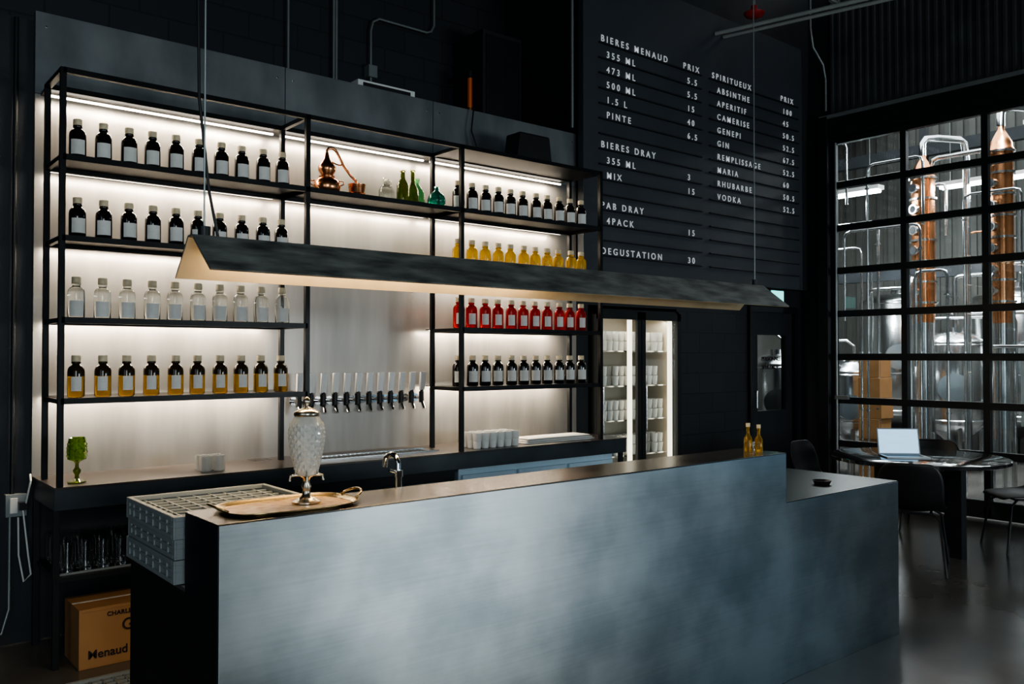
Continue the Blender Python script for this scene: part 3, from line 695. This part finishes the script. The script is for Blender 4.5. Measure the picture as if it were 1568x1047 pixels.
def tank(x,y,r,h,k='stain'):
    b=MB('stainless_tank')
    b.lathe([(0,.35),(.05,.35),(r*.95,.62),(r,.66),(r,h-.15),(r*.97,h-.13),(r*.6,h-.03),(.12,h),(.12,h+.06),(0,h+.06)],(x,y,0),k,36)
    for zz in (.7,h*.5,h-.18): b.lathe([(r,zz-.012),(r+.01,zz),(r,zz+.012)],(x,y,0),'stain',36)
    for a in range(4):
        q=a*1.57+.6; b.cyl((x+r*.85*math.cos(q),y+r*.85*math.sin(q),0),(x+r*.85*math.cos(q),y+r*.85*math.sin(q),.68),.028,'stain')
    vd=Vector((-x,-y,0)).normalized(); cc=Vector((x,y,h*.6)); b.cyl(cc+vd*r*.9,cc+vd*(r+.04),min(.2,r*.5),'stain',seg=24)
    b.tube([(x+r*.3,y,h-.05),(x+r*.3,y,h+.2),(x+r*.3,y+.1,h+.28),(x+r*.3,y+.8,h+.28)],.02,'stain'); b.done()
tank(10.9,6.0,.33,1.5); tank(10.25,6.7,.35,1.6); tank(12.2,5.2,.4,1.9); tank(13.9,6.8,.6,2.6); tank(13.9,5.0,.6,2.6); tank(13.9,3.3,.55,2.4); tank(10.4,3.25,.3,1.4); tank(8.6,7.2,.35,1.5)
random.seed(11)
for i in range(26):
    b=MB('process_pipe')
    x=10.0+random.random()*2.8; y=2.6+random.random()*4.4; z=2.0+random.random()*2.3; L=.25+random.random()*.9; r=random.choice((.015,.02,.03))
    dy=random.choice((-1,1))
    b.tube([(x,y,.0),(x,y,z-.08),(x,y+.02*dy,z-.02),(x,y+.08*dy,z),(x,y+L*dy,z),(x,y+(L+.06)*dy,z-.02),(x,y+(L+.08)*dy,z-.08),(x,y+(L+.08)*dy,z-.6-random.random())],r,'copper' if i==13 else 'stain',8)
    for zz in (.9,1.6,z-.3): b.cyl((x,y,zz),(x,y,zz+.02),r*1.9,'stain',seg=10)
    b.done()
for y in (2.4,4.15,5.95,7.8):  # structural posts of the steel mezzanine frame
    b=MB('mezzanine_post'); b.box(13.05,13.15,y,y+.1,0,6,'bdark'); b.done()
for z in (2.75,4.6):  # structural beams of the same mezzanine frame
    b=MB('mezzanine_beam'); b.box(13.04,13.16,1,8.8,z,z+.18,'bdark'); b.done()
b=MB('control_cabinet'); b.box(11.6,11.95,3.75,4.15,.7,1.75,'rack'); b.box(11.58,11.6,3.78,4.12,.75,1.7,'rack')
for i in range(4):
    for j in range(2): b.cyl((11.58,3.86+j*.16,1.0+i*.17),(11.56,3.86+j*.16,1.0+i*.17),.03,'bdark')
b.box(11.62,11.93,3.78,3.82,0,.7,'bdark'); b.box(11.62,11.93,4.08,4.12,0,.7,'bdark'); b.done(bevel=.005)
b=MB('cardboard_box_stack')
for i in range(6): b.box(10.4+.01*(i%2),10.72,5.32+.015*((i*7)%3),5.62,.001+i*.26,.255+i*.26,'card')
b.done(bevel=.004)
for n,(x,y,z) in enumerate(((9.7,3.6,4.9),(11.9,4.5,3.85),(10.5,6.1,3.67),(12.4,3.6,4.6),(12.4,6.6,4.2))):  # first fixture, near the glass, added to light camera-facing sides
    b=MB('fluorescent_fixture'); b.box(x-.08,x+.08,y-.75,y+.75,z+.02,z+.07,'white'); b.cyl((x-.04,y-.72,z),(x-.04,y+.72,z),.02,'tube'); b.cyl((x+.04,y-.72,z),(x+.04,y+.72,z),.02,'tube')  # n = 0 is the added fixture
    for yy in (-.6,.6): b.cyl((x,y+yy,z+.07),(x,y+yy,5.99),.004,'pipe',seg=6)
    f=b.done(); area('fluorescent_light',(x,y,z-.03),(0.01,0,-1),.16,1.4,85,(.94,.98,1),f)

# ------------------------------------------------------------------ daylight and added fill lamps
area('daylight_front',((WX+8.5)/2,-5.28,(WZ+.8)/2),(0,1,0),8.5-WX,WZ-.8,245,(.88,.97,1.0))
area('fill_front_left',(-1.3,-5.28,2.55),(0,1,0),2.6,3.5,240,(.80,.93,1.0))  # added fill for the left end and room ambient
area('fill_left',(-3.18,-.5,2.4),(1,0,0),4.0,3.2,45,(.80,.93,1.0))  # added fill on left-facing sides
area('fill_side',(8.88,-2.4,2.2),(-1,0,0),4.0,3.6,22,(.30,.70,1.0))  # added lamp, tinted to turn the bar's right end teal
area('brewery_fill',(11.8,4.8,5.9),(0.01,0,-1),5,6.5,340,(.94,.98,1.0))  # added overhead fill; the ceiling has no opening here
w=bpy.data.worlds.new('World'); scene.world=w; w.use_nodes=True
bg=w.node_tree.nodes['Background']; bg.inputs[0].default_value=(.45,.6,.75,1); bg.inputs[1].default_value=.25

cd=bpy.data.cameras.new('camera'); cd.lens=30.08; cd.sensor_width=36; cd.clip_start=.05
cam=bpy.data.objects.new('camera',cd); cam.location=(0,0,1.57); cam.rotation_euler=(math.radians(90.94),0,math.radians(-39.6))
scene.collection.objects.link(cam); scene.camera=cam
